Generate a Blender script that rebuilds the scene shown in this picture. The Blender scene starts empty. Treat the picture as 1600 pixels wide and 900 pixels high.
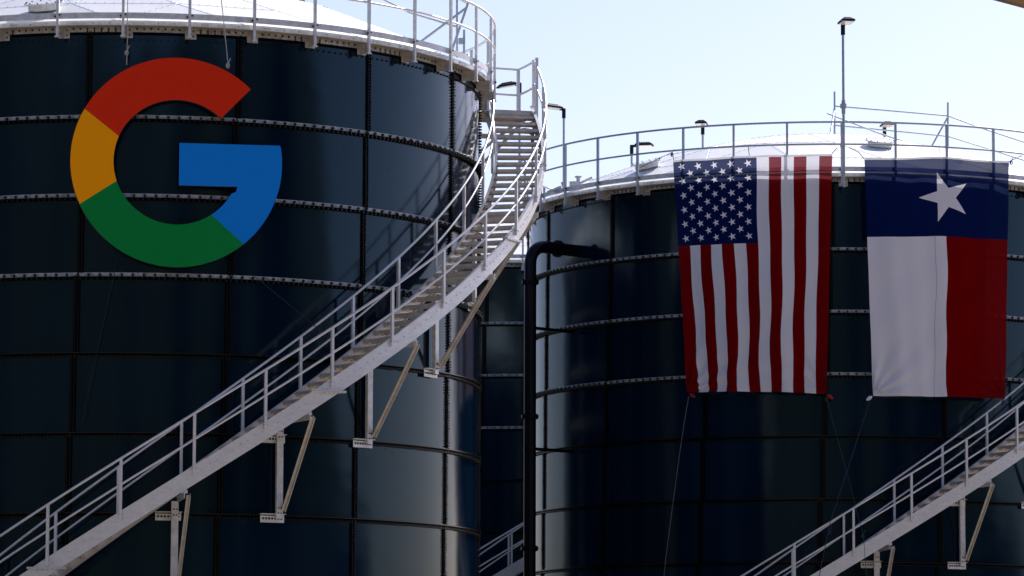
import bpy, math, random
from mathutils import Vector, Matrix
random.seed(7)
R_ = math.radians
# ------------------------------------------------------------------ camera, sky, sun, exposure
scene = bpy.context.scene
CAM_Z = 1.65                      # eye height above the ground
F_PX, PITCH, ROLL = 6000.0, 0.1162, 0.0029
cam_d = bpy.data.cameras.new('camera'); cam = bpy.data.objects.new('camera', cam_d)
scene.collection.objects.link(cam); scene.camera = cam
cam_d.sensor_width = 36; cam_d.lens = F_PX / 1600 * 36
cam_d.clip_start = 0.5; cam_d.clip_end = 5000
eu = Vector((1, 0, 0)); ev = Vector((0, -math.sin(PITCH), math.cos(PITCH))); fw = Vector((0, math.cos(PITCH), math.sin(PITCH)))
cr = math.cos(ROLL) * eu + math.sin(ROLL) * ev; cu = -math.sin(ROLL) * eu + math.cos(ROLL) * ev
M = Matrix((cr, cu, -fw)).transposed().to_4x4(); M.translation = Vector((0, 0, CAM_Z)); cam.matrix_world = M

def at(x, y, Y):
    """photo pixel (1600x900) at a given distance Y in front of the camera -> world point"""
    d = fw * F_PX + cr * (x - 800) + cu * (450 - y)
    return Vector((0, 0, CAM_Z)) + d * (Y / d.y)

SUN_AZ, SUN_EL = 148.0, 40.0      # azimuth counted from the direction facing the camera, towards the right
sd = Vector((math.sin(R_(SUN_AZ)) * math.cos(R_(SUN_EL)), -math.cos(R_(SUN_AZ)) * math.cos(R_(SUN_EL)), math.sin(R_(SUN_EL))))
sun_d = bpy.data.lights.new('sun', 'SUN'); sun_d.energy = 5.0; sun_d.angle = R_(0.5); sun_d.color = (1, 0.95, 0.88)
sun = bpy.data.objects.new('sun', sun_d); scene.collection.objects.link(sun)
sun.rotation_euler = sd.to_track_quat('Z', 'Y').to_euler(); sun.location = (30, 60, 60)
w = bpy.data.worlds.new('World'); scene.world = w; w.use_nodes = True
nt = w.node_tree; bg = nt.nodes['Background']
sky = nt.nodes.new('ShaderNodeTexSky'); sky.sky_type = 'NISHITA'; sky.sun_disc = False
sky.sun_elevation = R_(SUN_EL); sky.sun_rotation = math.atan2(sd.x, sd.y)
sky.air_density = 1.0; sky.dust_density = 1.2; sky.ozone_density = 3.5; sky.altitude = 100
tint = nt.nodes.new('ShaderNodeMix'); tint.data_type = 'RGBA'; tint.blend_type = 'MULTIPLY'; tint.inputs['Factor'].default_value = 1.0
tint.inputs['B'].default_value = (1.05, 0.93, 1.04, 1)      # clear dry air: a touch less green
nt.links.new(sky.outputs[0], tint.inputs['A']); nt.links.new(tint.outputs['Result'], bg.inputs[0]); bg.inputs[1].default_value = 0.115
vs = scene.view_settings; vs.view_transform = 'Standard'; vs.look = 'None'; vs.exposure = 0.40; vs.gamma = 1.0

# ------------------------------------------------------------------ materials
MATS = {}
def mat(name, col, rough=0.5, metal=0.0, var=0.0, scale=4.0, bump=0.0, bscale=30.0, coat=0.0, spec=0.5, rvar=0.0, col2=None, stretch=None, bdist=0.01):
    m = bpy.data.materials.new(name); m.use_nodes = True
    n = m.node_tree; b = n.nodes['Principled BSDF']
    b.inputs['Base Color'].default_value = (*col, 1); b.inputs['Roughness'].default_value = rough
    b.inputs['Metallic'].default_value = metal; b.inputs['Coat Weight'].default_value = coat
    b.inputs['Coat Roughness'].default_value = 0.08
    b.inputs['Specular IOR Level'].default_value = spec
    tc = n.nodes.new('ShaderNodeTexCoord'); src = tc.outputs['Object']
    if stretch:
        mp = n.nodes.new('ShaderNodeMapping'); mp.inputs['Scale'].default_value = stretch
        n.links.new(src, mp.inputs['Vector']); src = mp.outputs[0]
    if var > 0 or col2:
        tx = n.nodes.new('ShaderNodeTexNoise'); tx.inputs['Scale'].default_value = scale; tx.inputs['Detail'].default_value = 6; tx.inputs['Roughness'].default_value = 0.65
        n.links.new(src, tx.inputs['Vector'])
        mx = n.nodes.new('ShaderNodeMix'); mx.data_type = 'RGBA'
        c2 = col2 or tuple(c * (1 - var) for c in col); c1 = col if col2 else tuple(min(1, c * (1 + var)) for c in col)
        mx.inputs['A'].default_value = (*c1, 1); mx.inputs['B'].default_value = (*c2, 1)
        rp = n.nodes.new('ShaderNodeMapRange'); rp.inputs['From Min'].default_value = 0.35; rp.inputs['From Max'].default_value = 0.65
        n.links.new(tx.outputs['Fac'], rp.inputs['Value']); n.links.new(rp.outputs[0], mx.inputs['Factor']); n.links.new(mx.outputs['Result'], b.inputs['Base Color'])
        if rvar:
            rr = n.nodes.new('ShaderNodeMapRange'); rr.inputs['To Min'].default_value = max(0.02, rough - rvar); rr.inputs['To Max'].default_value = rough + rvar
            n.links.new(tx.outputs['Fac'], rr.inputs['Value']); n.links.new(rr.outputs[0], b.inputs['Roughness'])
    if bump:
        t2 = n.nodes.new('ShaderNodeTexNoise'); t2.inputs['Scale'].default_value = bscale; t2.inputs['Detail'].default_value = 4
        n.links.new(src, t2.inputs['Vector'])
        bp = n.nodes.new('ShaderNodeBump'); bp.inputs['Strength'].default_value = bump; bp.inputs['Distance'].default_value = bdist
        n.links.new(t2.outputs['Fac'], bp.inputs['Height']); n.links.new(bp.outputs[0], b.inputs['Normal'])
    MATS[name] = m; return m

def wall_material():
    """dark blue glass-fused steel: deep navy, glossy, a little wavy, with dust specks and faint runs"""
    m = mat('navy_enamel', (0.0035, 0.0085, 0.016), 0.15)
    n = m.node_tree; b = n.nodes['Principled BSDF']; L = n.links
    tc = n.nodes.new('ShaderNodeTexCoord')
    at_ = n.nodes.new('ShaderNodeAttribute'); at_.attribute_name = 'panel'; at_.attribute_type = 'GEOMETRY'
    # panel to panel difference in tone and gloss
    mx = n.nodes.new('ShaderNodeMix'); mx.data_type = 'RGBA'
    mx.inputs['A'].default_value = (0.0004, 0.0052, 0.0150, 1); mx.inputs['B'].default_value = (0.0008, 0.0082, 0.0225, 1)
    L.new(at_.outputs['Fac'], mx.inputs['Factor'])
    # dust specks
    vo = n.nodes.new('ShaderNodeTexVoronoi'); vo.inputs['Scale'].default_value = 2.6; L.new(tc.outputs['Object'], vo.inputs['Vector'])
    lt = n.nodes.new('ShaderNodeMath'); lt.operation = 'LESS_THAN'; lt.inputs[1].default_value = 0.022; L.new(vo.outputs['Distance'], lt.inputs[0])
    m2 = n.nodes.new('ShaderNodeMix'); m2.data_type = 'RGBA'; m2.inputs['B'].default_value = (0.05, 0.05, 0.05, 1)
    L.new(lt.outputs[0], m2.inputs['Factor']); L.new(mx.outputs['Result'], m2.inputs['A'])
    # dusty film, in soft vertical runs
    mp = n.nodes.new('ShaderNodeMapping'); mp.inputs['Scale'].default_value = (1.6, 1.6, 0.35); L.new(tc.outputs['Object'], mp.inputs['Vector'])
    ns = n.nodes.new('ShaderNodeTexNoise'); ns.inputs['Scale'].default_value = 1.2; ns.inputs['Detail'].default_value = 7; ns.inputs['Roughness'].default_value = 0.6
    L.new(mp.outputs[0], ns.inputs['Vector'])
    dr = n.nodes.new('ShaderNodeMapRange'); dr.inputs['From Min'].default_value = 0.42; dr.inputs['From Max'].default_value = 0.8; dr.inputs['To Max'].default_value = 0.03
    L.new(ns.outputs['Fac'], dr.inputs['Value'])
    m3 = n.nodes.new('ShaderNodeMix'); m3.data_type = 'RGBA'; m3.inputs['B'].default_value = (0.06, 0.075, 0.10, 1)
    L.new(dr.outputs[0], m3.inputs['Factor']); L.new(m2.outputs['Result'], m3.inputs['A']); L.new(m3.outputs['Result'], b.inputs['Base Color'])
    rr = n.nodes.new('ShaderNodeMapRange'); rr.inputs['From Min'].default_value = 0.3; rr.inputs['From Max'].default_value = 0.7
    rr.inputs['To Min'].default_value = 0.09; rr.inputs['To Max'].default_value = 0.10
    L.new(ns.outputs['Fac'], rr.inputs['Value']); L.new(rr.outputs[0], b.inputs['Roughness'])
    b.inputs['Specular IOR Level'].default_value = 0.5; b.inputs['Specular Tint'].default_value = (0.62, 0.88, 1.0, 1)
    n2 = n.nodes.new('ShaderNodeTexNoise'); n2.inputs['Scale'].default_value = 0.9; n2.inputs['Detail'].default_value = 2; L.new(tc.outputs['Object'], n2.inputs['Vector'])
    bp = n.nodes.new('ShaderNodeBump'); bp.inputs['Strength'].default_value = 0.5; bp.inputs['Distance'].default_value = 0.012
    L.new(n2.outputs['Fac'], bp.inputs['Height'])
    n3 = n.nodes.new('ShaderNodeTexNoise'); n3.inputs['Scale'].default_value = 160; n3.inputs['Detail'].default_value = 2; L.new(tc.outputs['Object'], n3.inputs['Vector'])
    b2 = n.nodes.new('ShaderNodeBump'); b2.inputs['Strength'].default_value = 0.10; b2.inputs['Distance'].default_value = 0.002
    L.new(n3.outputs['Fac'], b2.inputs['Height']); L.new(bp.outputs[0], b2.inputs['Normal']); L.new(b2.outputs[0], b.inputs['Normal'])
    return m
M_WALL = wall_material()
M_SEAL = mat('black_sealant', (0.0008, 0.0008, 0.0012), 0.5, var=0.3, spec=0.04)
M_BOLT = mat('black_bolt_cap', (0.0015, 0.0015, 0.002), 0.28, spec=0.4)
M_LEDGE = mat('dark_ledge', (0.006, 0.006, 0.006), 0.22, 0.0, scale=8, col2=(0.002, 0.002, 0.002))
M_BRK = mat('bracket_steel', (0.46, 0.43, 0.39), 0.5, 0.35, var=0.2, scale=9, bump=0.1, bscale=50)
M_BRACE = mat('brace_steel', (0.49, 0.465, 0.42), 0.5, 0.3, var=0.15, scale=9)  # warm tint stands in for light bounced up from the ground
M_ALU = mat('aluminium', (0.70, 0.69, 0.69), 0.42, 0.5, var=0.08, scale=5, bump=0.08, bscale=60, rvar=0.08, stretch=(1, 1, 3))
M_TREAD = mat('tread_aluminium', (0.56, 0.52, 0.47), 0.42, 0.5, var=0.14, scale=7, rvar=0.06, bump=0.2, bscale=120)
M_GALV = mat('galvanised_steel', (0.62, 0.63, 0.63), 0.48, 0.35, var=0.16, scale=9, bump=0.1, bscale=50, rvar=0.08)
M_POLE = mat('pole_steel', (0.42, 0.46, 0.50), 0.45, 0.5, var=0.1, scale=12)
M_STRIP = mat('galvanised_strip', (0.50, 0.51, 0.50), 0.5, 0.35, scale=11, col2=(0.20, 0.20, 0.19), bump=0.1)
M_ROOF = mat('roof_aluminium', (0.84, 0.84, 0.83), 0.5, 0.1, var=0.05, scale=1.4, bump=0.15, bscale=3, rvar=0.1, bdist=0.05)
M_LAMP = mat('lamp_black', (0.006, 0.0065, 0.008), 0.6, spec=0.2)
M_LENS = mat('lamp_lens', (0.72, 0.70, 0.66), 0.25)
M_PIPE = mat('black_pipe', (0.0018, 0.0025, 0.005), 0.30, var=0.2, bump=0.05, spec=0.18)
M_ROPE_W = mat('pale_rope', (0.42, 0.41, 0.38), 0.8, var=0.3, scale=40)
M_ROPE_G = mat('green_rope', (0.004, 0.06, 0.045), 0.7, var=0.5, scale=30)
M_ROPE_P = mat('dark_purple_rope', (0.03, 0.02, 0.09), 0.7, var=0.5, scale=30)
M_ROPE_D = mat('dark_cable', (0.004, 0.004, 0.005), 0.7)
M_BEAM = mat('tan_painted_steel', (0.42, 0.25, 0.10), 0.55, var=0.15, scale=6)
M_CONC = mat('concrete', (0.33, 0.32, 0.30), 0.9, var=0.15, scale=3, bump=0.3)
M_GROUND = mat('gravel_ground', (0.42, 0.335, 0.24), 0.95, scale=0.8, col2=(0.31, 0.25, 0.185), bump=0.5, bscale=25)
M_RED = mat('sign_red', (0.68, 0.026, 0.005), 0.55, spec=0.08, var=0.02)
M_YEL = mat('sign_yellow', (1.0, 0.36, 0.0), 0.55, spec=0.08, var=0.02)
M_GRN = mat('sign_green', (0.001, 0.23, 0.045), 0.55, spec=0.08, var=0.02)
M_BLU = mat('sign_blue', (0.004, 0.22, 0.75), 0.55, spec=0.08, var=0.02)
M_SIGNEDGE = mat('sign_edge', (0.02, 0.02, 0.02), 0.6)
M_SOFFIT = mat('soffit_steel', (0.36, 0.32, 0.27), 0.6, 0.3, var=0.2, scale=5)

def flag_material(kind):
    m = bpy.data.materials.new(kind); m.use_nodes = True; n = m.node_tree; L = n.links
    for q in list(n.nodes): n.nodes.remove(q)
    def math_(op, a, b=None, c=None):
        q = n.nodes.new('ShaderNodeMath'); q.operation = op
        for i, v in enumerate((a, b, c)):
            if v is None: continue
            if isinstance(v, (int, float)): q.inputs[i].default_value = v
            else: L.new(v, q.inputs[i])
        return q.outputs[0]
    def star(px, py, rad):
        # five pointed star whose top point looks towards -x
        ang = math_('ARCTAN2', py, math_('MULTIPLY', px, -1.0))
        r = math_('SQRT', math_('ADD', math_('MULTIPLY', px, px), math_('MULTIPLY', py, py)))
        a = math_('SUBTRACT', math_('MODULO', math_('ADD', ang, math.pi * 2 + math.pi / 5), math.pi * 0.4), math.pi / 5)
        a = math_('ABSOLUTE', a)
        x = math_('MULTIPLY', r, math_('COSINE', a)); y = math_('MULTIPLY', r, math_('SINE', a))
        # edge from (rad,0) to (ri cos36, ri sin36)
        ri = rad * 0.382; ex, ey = ri * math.cos(math.pi / 5) - rad, ri * math.sin(math.pi / 5)
        cross = math_('SUBTRACT', math_('MULTIPLY', y, ex), math_('MULTIPLY', math_('SUBTRACT', x, rad), ey))
        return math_('GREATER_THAN', cross, 0.0)
    uv = n.nodes.new('ShaderNodeUVMap'); uv.uv_map = 'UVMap'
    sp = n.nodes.new('ShaderNodeSeparateXYZ'); L.new(uv.outputs[0], sp.inputs[0]); u, v = sp.outputs[0], sp.outputs[1]
    def mixc(f, a, b):
        q = n.nodes.new('ShaderNodeMix'); q.data_type = 'RGBA'
        if f is None: q.inputs['Factor'].default_value = 0.10
        else: L.new(f, q.inputs['Factor'])
        for k, s in (('A', a), ('B', b)):
            if isinstance(s, tuple): q.inputs[k].default_value = (*s, 1)
            else: L.new(s, q.inputs[k])
        return q.outputs['Result']
    WHITE, REDC, BLUEC = (0.92, 0.91, 0.96), (0.22, 0.001, 0.002), (0.003, 0.012, 0.085)
    if kind == 'us_flag_cloth':
        st = math_('MODULO', math_('FLOOR', math_('MULTIPLY', u, 13.0)), 2.0)
        base = mixc(st, REDC, WHITE)
        cant = math_('MULTIPLY', math_('LESS_THAN', u, 7 / 13), math_('LESS_THAN', v, 0.372))
        X = math_('MULTIPLY', u, 10 / (7 / 13)); Y = math_('MULTIPLY', v, 12 / 0.372)
        ax, ay = 1.0, 1.0
        def cell(off):
            px = math_('SUBTRACT', math_('MODULO', math_('ADD', X, off), 2.0), 1.0)
            py = math_('SUBTRACT', math_('MODULO', math_('ADD', Y, off), 2.0), 1.0)
            # cell size: 0.205 m across, 0.168 m down
            return star(math_('MULTIPLY', px, 1.10), math_('MULTIPLY', py, 0.95), 0.53)
        odd = cell(0.0); ev_ = cell(1.0)
        inb = math_('MULTIPLY', math_('MULTIPLY', math_('GREATER_THAN', X, 1.1), math_('LESS_THAN', X, 8.9)),
                    math_('MULTIPLY', math_('GREATER_THAN', Y, 1.0), math_('LESS_THAN', Y, 11.0)))
        s = math_('MAXIMUM', odd, math_('MULTIPLY', ev_, inb))
        col = mixc(cant, base, mixc(s, BLUEC, WHITE))
    else:
        low = mixc(math_('GREATER_THAN', u, 0.535), WHITE, REDC)
        sx = math_('SUBTRACT', u, 0.532); sy = math_('SUBTRACT', v, 0.170)
        s = star(math_('MULTIPLY', sx, 3.25), math_('MULTIPLY', sy, 5.35), 0.585)
        col = mixc(math_('LESS_THAN', v, 0.333), low, mixc(s, BLUEC, WHITE))
        seam = math_('MULTIPLY', math_('LESS_THAN', math_('ABSOLUTE', math_('SUBTRACT', u, 0.458)), 0.0028), math_('GREATER_THAN', v, 0.335))
        col = mixc(seam, col, (0.62, 0.61, 0.68))
    # hem along the top edge
    col = mixc(math_('LESS_THAN', v, 0.008), col, (0.62, 0.62, 0.60))
    # weave
    ns = n.nodes.new('ShaderNodeTexNoise'); ns.inputs['Scale'].default_value = 90; L.new(uv.outputs[0], ns.inputs['Vector'])
    bp = n.nodes.new('ShaderNodeBump'); bp.inputs['Strength'].default_value = 0.15; bp.inputs['Distance'].default_value = 0.004; L.new(ns.outputs['Fac'], bp.inputs['Height'])
    di = n.nodes.new('ShaderNodeBsdfDiffuse'); tr = n.nodes.new('ShaderNodeBsdfTranslucent'); mx = n.nodes.new('ShaderNodeMixShader')
    L.new(col, di.inputs['Color']); L.new(mixc(None, col, (0.34, 0.42, 0.60)), tr.inputs['Color']); L.new(bp.outputs[0], di.inputs['Normal'])
    mx.inputs[0].default_value = 0.28; L.new(di.outputs[0], mx.inputs[1]); L.new(tr.outputs[0], mx.inputs[2])
    tp = n.nodes.new('ShaderNodeBsdfTransparent'); m9 = n.nodes.new('ShaderNodeMixShader'); m9.inputs[0].default_value = 0.035
    L.new(mx.outputs[0], m9.inputs[1]); L.new(tp.outputs[0], m9.inputs[2])
    out = n.nodes.new('ShaderNodeOutputMaterial'); L.new(m9.outputs[0], out.inputs[0])
    return m

# ------------------------------------------------------------------ mesh helpers
COL = scene.collection
class MB:
    """collects simple shapes and links them as ONE mesh object"""
    def __init__(s): s.v = []; s.f = []; s.mi = []; s.sm = []
    def add(s, vs, fs, mi=0, smooth=False):
        o = len(s.v); s.v += [tuple(p) for p in vs]; s.f += [tuple(i + o for i in f) for f in fs]
        s.mi += [mi] * len(fs); s.sm += [smooth] * len(fs)
    def box(s, c, ax, ay, az, hx, hy, hz, mi=0):
        c = Vector(c); ax, ay, az = Vector(ax).normalized() * hx, Vector(ay).normalized() * hy, Vector(az).normalized() * hz
        p = [c + ax * i + ay * j + az * k for i in (-1, 1) for j in (-1, 1) for k in (-1, 1)]
        s.add(p, [(0, 1, 3, 2), (4, 6, 7, 5), (0, 4, 5, 1), (2, 3, 7, 6), (0, 2, 6, 4), (1, 5, 7, 3)], mi)
    def bar(s, a, b, w, h, up=(0, 0, 1), mi=0):
        a, b = Vector(a), Vector(b); d = (b - a); L = d.length; d.normalize(); side = d.cross(Vector(up))
        if side.length < 1e-4: side = d.cross(Vector((1, 0, 0)))
        side.normalize(); u = side.cross(d)
        s.box((a + b) / 2, d, side, u, L / 2, w / 2, h / 2, mi)
    def tube(s, pts, r, n=8, mi=0, caps=True):
        pts = [Vector(p) for p in pts]; rings = []; up = None
        for i, p in enumerate(pts):
            d = (pts[min(i + 1, len(pts) - 1)] - pts[max(i - 1, 0)]).normalized()
            if up is None: up = Vector((0, 0, 1)) if abs(d.z) < 0.9 else Vector((1, 0, 0))
            side = d.cross(up).normalized(); up2 = side.cross(d); up = up2
            rr = r[i] if isinstance(r, (list, tuple)) else r
            rings.append([p + (side * math.cos(2 * math.pi * k / n) + up2 * math.sin(2 * math.pi * k / n)) * rr for k in range(n)])
        vs = [q for rg in rings for q in rg]; fs = []
        for i in range(len(pts) - 1):
            for k in range(n):
                k2 = (k + 1) % n; fs.append((i * n + k, i * n + k2, (i + 1) * n + k2, (i + 1) * n + k))
        s.add(vs, fs, mi, True)
        if caps: s.add(rings[0][::-1] + rings[-1], [tuple(range(n)), tuple(range(n, 2 * n))], mi)
    def cap(s, p, nrm, r, h, n=6, mi=0):
        """a bolt head on a surface"""
        p = Vector(p); nrm = Vector(nrm).normalized(); t = nrm.cross(Vector((0, 0, 1)))
        if t.length < 1e-3: t = Vector((1, 0, 0))
        t.normalize(); b = nrm.cross(t)
        c = [(math.cos(2 * math.pi * k / n), math.sin(2 * math.pi * k / n)) for k in range(n)]
        v = [p + (t * x + b * y) * r for x, y in c] + [p + (t * x + b * y) * r * 0.72 + nrm * h for x, y in c]
        s.add(v, [(k, (k + 1) % n, n + (k + 1) % n, n + k) for k in range(n)] + [tuple(range(n, 2 * n))], mi)
    def arc_band(s, sec, a0, a1, n, mi=0, zf=None, smooth=True, ends=True):
        """sweeps a closed section [(r, z)...] round the axis; angles in degrees from the side facing the camera"""
        m = len(sec); vs = []
        full = abs(a1 - a0) >= 359.99; N = n if full else n + 1
        for i in range(N):
            th = a0 + (a1 - a0) * i / n; dz = zf(th) if zf else 0; t = R_(th)
            for r, z in sec: vs.append((r * math.sin(t), -r * math.cos(t), z + dz))
        fs = []
        for i in range(n):
            j = (i + 1) % N
            for k in range(m):
                k2 = (k + 1) % m; fs.append((i * m + k, j * m + k, j * m + k2, i * m + k2))
        # flat faces of the section stay crisp: duplicate vertices per strip
        for k in range(m):
            k2 = (k + 1) % m; sv = []
            for i in range(N): sv += [vs[i * m + k], vs[i * m + k2]]
            s.add(sv, [(2 * i, 2 * ((i + 1) % N), 2 * ((i + 1) % N) + 1, 2 * i + 1) for i in range(n)], mi, smooth)
        if ends and not full:
            s.add(vs[:m], [tuple(range(m))[::-1]], mi); s.add(vs[-m:], [tuple(range(m))], mi)
    def build(s, name, mats, parent=None, mesh_only=False):
        me = bpy.data.meshes.new(name); me.from_pydata(s.v, [], s.f)
        if not isinstance(mats, (list, tuple)): mats = [mats]
        for m in mats: me.materials.append(m)
        me.polygons.foreach_set('material_index', s.mi); me.polygons.foreach_set('use_smooth', s.sm); me.update()
        if mesh_only: return me
        return link(name, me, parent)
def link(name, me, parent=None, rz=0.0, loc=None):
    o = bpy.data.objects.new(name, me); COL.objects.link(o)
    if parent: o.parent = parent
    if rz: o.rotation_euler.z = rz
    if loc is not None: o.location = loc
    return o
def tag(o, label, cat=None, group=None, kind=None):
    if label: o['label'] = label
    if cat: o['category'] = cat
    if group: o['group'] = group
    if kind: o['kind'] = kind
    return o
def empty(name, loc, label, cat, group=None):
    o = bpy.data.objects.new(name, None); COL.objects.link(o); o.location = loc; o.empty_display_size = 0.5
    return tag(o, label, cat, group)
def pol(r, th, z): t = R_(th); return Vector((r * math.sin(t), -r * math.cos(t), z))
def nrm(th): t = R_(th); return Vector((math.sin(t), -math.cos(t), 0))
def tan_(th): t = R_(th); return Vector((math.cos(t), math.sin(t), 0))

# ------------------------------------------------------------------ ground
g = MB()
S = 1500
g.add([(-S, -S, 0), (S, -S, 0), (S, S, 0), (-S, S, 0)], [(0, 1, 2, 3)])
tag(g.build('ground', M_GROUND), None, kind='structure')

# unseen ridge added behind the viewer so the glossy tank walls mirror something dark
M_REFL_RIDGE = mat('reflection_ridge_dark', (0.035, 0.045, 0.022), 0.95, scale=0.15, col2=(0.015, 0.022, 0.012), bump=0.6, bscale=1.5)
g = MB(); rv = []
NR = 175
for i in range(NR + 1):
    a = -134 + 248 * i / NR; t = R_(a)
    d0 = 95 + 6 * math.sin(i * .31)
    side = min(1.0, max(0.0, (a - 80) / 22))
    h = 47 * (1 - side) + 13 * side + 2.0 * math.sin(i * 0.17 + 1) + 1.5 * math.sin(i * 0.53) + 1.8 * random.random()
    for d, z in ((d0, -1), (d0 + 4, h * .7), (d0 + 12, h), (d0 + 60, h * 1.1), (d0 + 120, -1)): rv.append((d * math.sin(t), -d * math.cos(t), z))
g.add(rv, [(i * 5 + j, (i + 1) * 5 + j, (i + 1) * 5 + j + 1, i * 5 + j + 1) for i in range(NR) for j in range(4)], 0, True)
tag(g.build('reflection_ridge', M_REFL_RIDGE), None, kind='structure')

# ------------------------------------------------------------------ the tanks
def Z(z): return z + CAM_Z        # heights below are counted from the eye
RING0, PH = 10.82, 1.40
RINGS = [RING0 - PH * k for k in range(9)]
TANKS = {1: (-6.9893, 73.2051, 6.3429, 15, -4.38, 0.45, -8.9, 10.07, 0.0),
         2: (7.3584, 91.9588, 6.952, 16, -69.2, 0.53, -57.7, 9.60, 0.0),
         3: (0.3, 109.07, 7.0, 16, -8.0, 0.5, -57.7, 9.6, 0.15),
         4: (-15.5, 91.3, 7.0, 16, -8.0, 0.5, 0.0, 10.0, 0.0)}

def tank(k, label, detail=True):
    X, Y, R, npan, ph, stg, gp0, gstep, dz = TANKS[k]
    root = empty('storage_tank', (X, Y, 0), label, 'storage tank', 'dark blue bolted steel storage tanks')
    def ZZ(z): return z + CAM_Z + dz
    # wall: one skin, panel by panel (each panel carries its own tone), with seam sealant and bolts
    nseg = npan * 14; top = ZZ(12.34)
    zs = [0.25] + [ZZ(z) for z in reversed(RINGS)] + [top]
    me_v, me_f, pv = [], [], []
    for row in range(len(zs) - 1):
        rr = row                                  # rows counted from below
        jr = len(RINGS) - row                     # 0 = top row
        off = ph - stg * (jr)
        for p in range(npan):
            val = random.random(); b = len(me_v)
            for s_ in range(15):
                th = off + (p + s_ / 14) * 360 / npan
                # panels are a touch flatter than the true circle between seams
                rad = R + 0.004 * math.cos(2 * math.pi * s_ / 14) * 0.5
                v0 = pol(rad, th, zs[row]); v1 = pol(rad, th, zs[row + 1]); me_v += [tuple(v0), tuple(v1)]
            for s_ in range(14):
                me_f.append((b + 2 * s_, b + 2 * s_ + 2, b + 2 * s_ + 3, b + 2 * s_ + 1)); pv.append(val)
    mb = MB(); mb.add(me_v, me_f, 0, True); nwall = len(me_f)
    lim = (-112, 112)
    if detail:
        for jr in range(0, len(RINGS)):
            off = ph - stg * jr; z1 = (ZZ(12.34) if jr == 0 else ZZ(RINGS[jr - 1])) ; z0 = ZZ(RINGS[jr])
            for p in range(-npan, npan):
                th = off + p * 360 / npan
                if not (lim[0] < th < lim[1]): continue
                hw = 0.058 / R * 57.3; cnt = 3
                o0 = th - hw; mb.arc_band([(R + 0.001, z0), (R + 0.012, z0), (R + 0.012, z1), (R + 0.001, z1)], th - hw, th + hw, cnt, 1)
                nb = 27
                for i in range(nb):
                    for sgn in (-1, 1):
                        a = th + sgn * 0.027 / R * 57.3 + (0.0 if sgn < 0 else 0.0)
                        z = z0 + (z1 - z0) * (i + 0.5 + (0.25 if sgn > 0 else 0)) / nb
                        a += random.uniform(-.02, .02)
                        mb.cap(pol(R + 0.010, a, z), nrm(a), 0.021, random.uniform(0.034, 0.050), 6, 2)
        # small sealant spots and drips scattered near the seams
        for q in range(420):
            a = random.uniform(-60, 88); jr = random.randint(0, 8); z = ZZ(RINGS[jr]) - abs(random.gauss(0, 0.22)) - 0.05
            if random.random() < 0.4: z = ZZ(RINGS[jr]) + random.uniform(0.1, 1.3)
            rr_ = random.uniform(0.003, 0.009)
            c_ = pol(R + 0.002, a, z); t_ = tan_(a)
            mb.add([c_ - t_ * rr_, c_ + Vector((0, 0, -rr_ * random.uniform(1, 4))), c_ + t_ * rr_, c_ + Vector((0, 0, rr_))], [(0, 1, 2, 3)], 1)
        # row of bolts just under the rim
        a = lim[0]
        while a < lim[1]:
            mb.cap(pol(R, a, ZZ(12.20)), nrm(a), 0.020, 0.03, 6, 2); a += 0.122 / R * 57.3
        mb.arc_band([(R + 0.001, ZZ(12.285)), (R + 0.010, ZZ(12.285)), (R + 0.010, ZZ(12.34)), (R + 0.001, ZZ(12.34))], *lim, 120, 1)
    wall = mb.build('wall', [M_WALL, M_SEAL, M_BOLT], root)
    attr = wall.data.attributes.new('panel', 'FLOAT', 'FACE')
    vals = pv + [0.5] * (len(wall.data.polygons) - nwall); attr.data.foreach_set('value', vals)
    # stiffener rings: the upper three pale, the lower ones dark
    for i, zr in enumerate(RINGS):
        z = ZZ(zr); rb = MB()
        if i < 3:
            rb.arc_band([(R + 0.014, z - 0.085), (R + 0.020, z - 0.085), (R + 0.020, z - 0.045), (R + 0.014, z - 0.045)], *lim, 150, 1)
            rb.arc_band([(R + 0.014, z - 0.040), (R + 0.030, z - 0.040), (R + 0.030, z + 0.036), (R + 0.014, z + 0.036)], *lim, 150, 0)
            rb.arc_band([(R + 0.031, z - 0.050), (R + 0.105, z - 0.050), (R + 0.105, z - 0.040), (R + 0.031, z - 0.040)], *lim, 150, 1)
            a = lim[0]; q = 0
            while a < lim[1] and detail:
                rb.cap(pol(R + 0.030, a, z), nrm(a), 0.027, 0.035, 8, 2)
                a += 0.193 / R * 57.3
            a = lim[0]
            while a < lim[1] and detail:
                rb.cap(pol(R + 0.075, a, z - 0.051), (0, 0, -1), 0.016, 0.035, 6, 2)
                if abs(a) > 50: rb.cap(pol(R + 0.075, a, z - 0.040), (0, 0, 1), 0.018, 0.03, 6, 2)
                a += 0.097 / R * 57.3
        else:
            rb.arc_band([(R + 0.014, z - 0.028), (R + 0.022, z - 0.028), (R + 0.022, z + 0.036), (R + 0.014, z + 0.036)], *lim, 150, 1)
            rb.arc_band([(R + 0.023, z + 0.018), (R + 0.075, z + 0.012), (R + 0.075, z + 0.030), (R + 0.023, z + 0.034)], *lim, 150, 3)
            a = lim[0]
            while a < lim[1] and detail:
                rb.cap(pol(R + 0.016, a, z - 0.034 + random.uniform(-.005, .005)), nrm(a), 0.023, random.uniform(0.034, 0.05), 6, 2)
                a += 0.066 / R * 57.3
        rb.build('stiffener_ring', [M_STRIP, M_SEAL, M_BOLT, M_LEDGE], root)
    # rim angle with holes
    rm = MB(); rm.arc_band([(R + 0.012, ZZ(12.335)), (R + 0.024, ZZ(12.335)), (R + 0.024, ZZ(12.416)), (R + 0.012, ZZ(12.416))], -179, 179, 240, 0)
    a = lim[0]; i = 0
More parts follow.
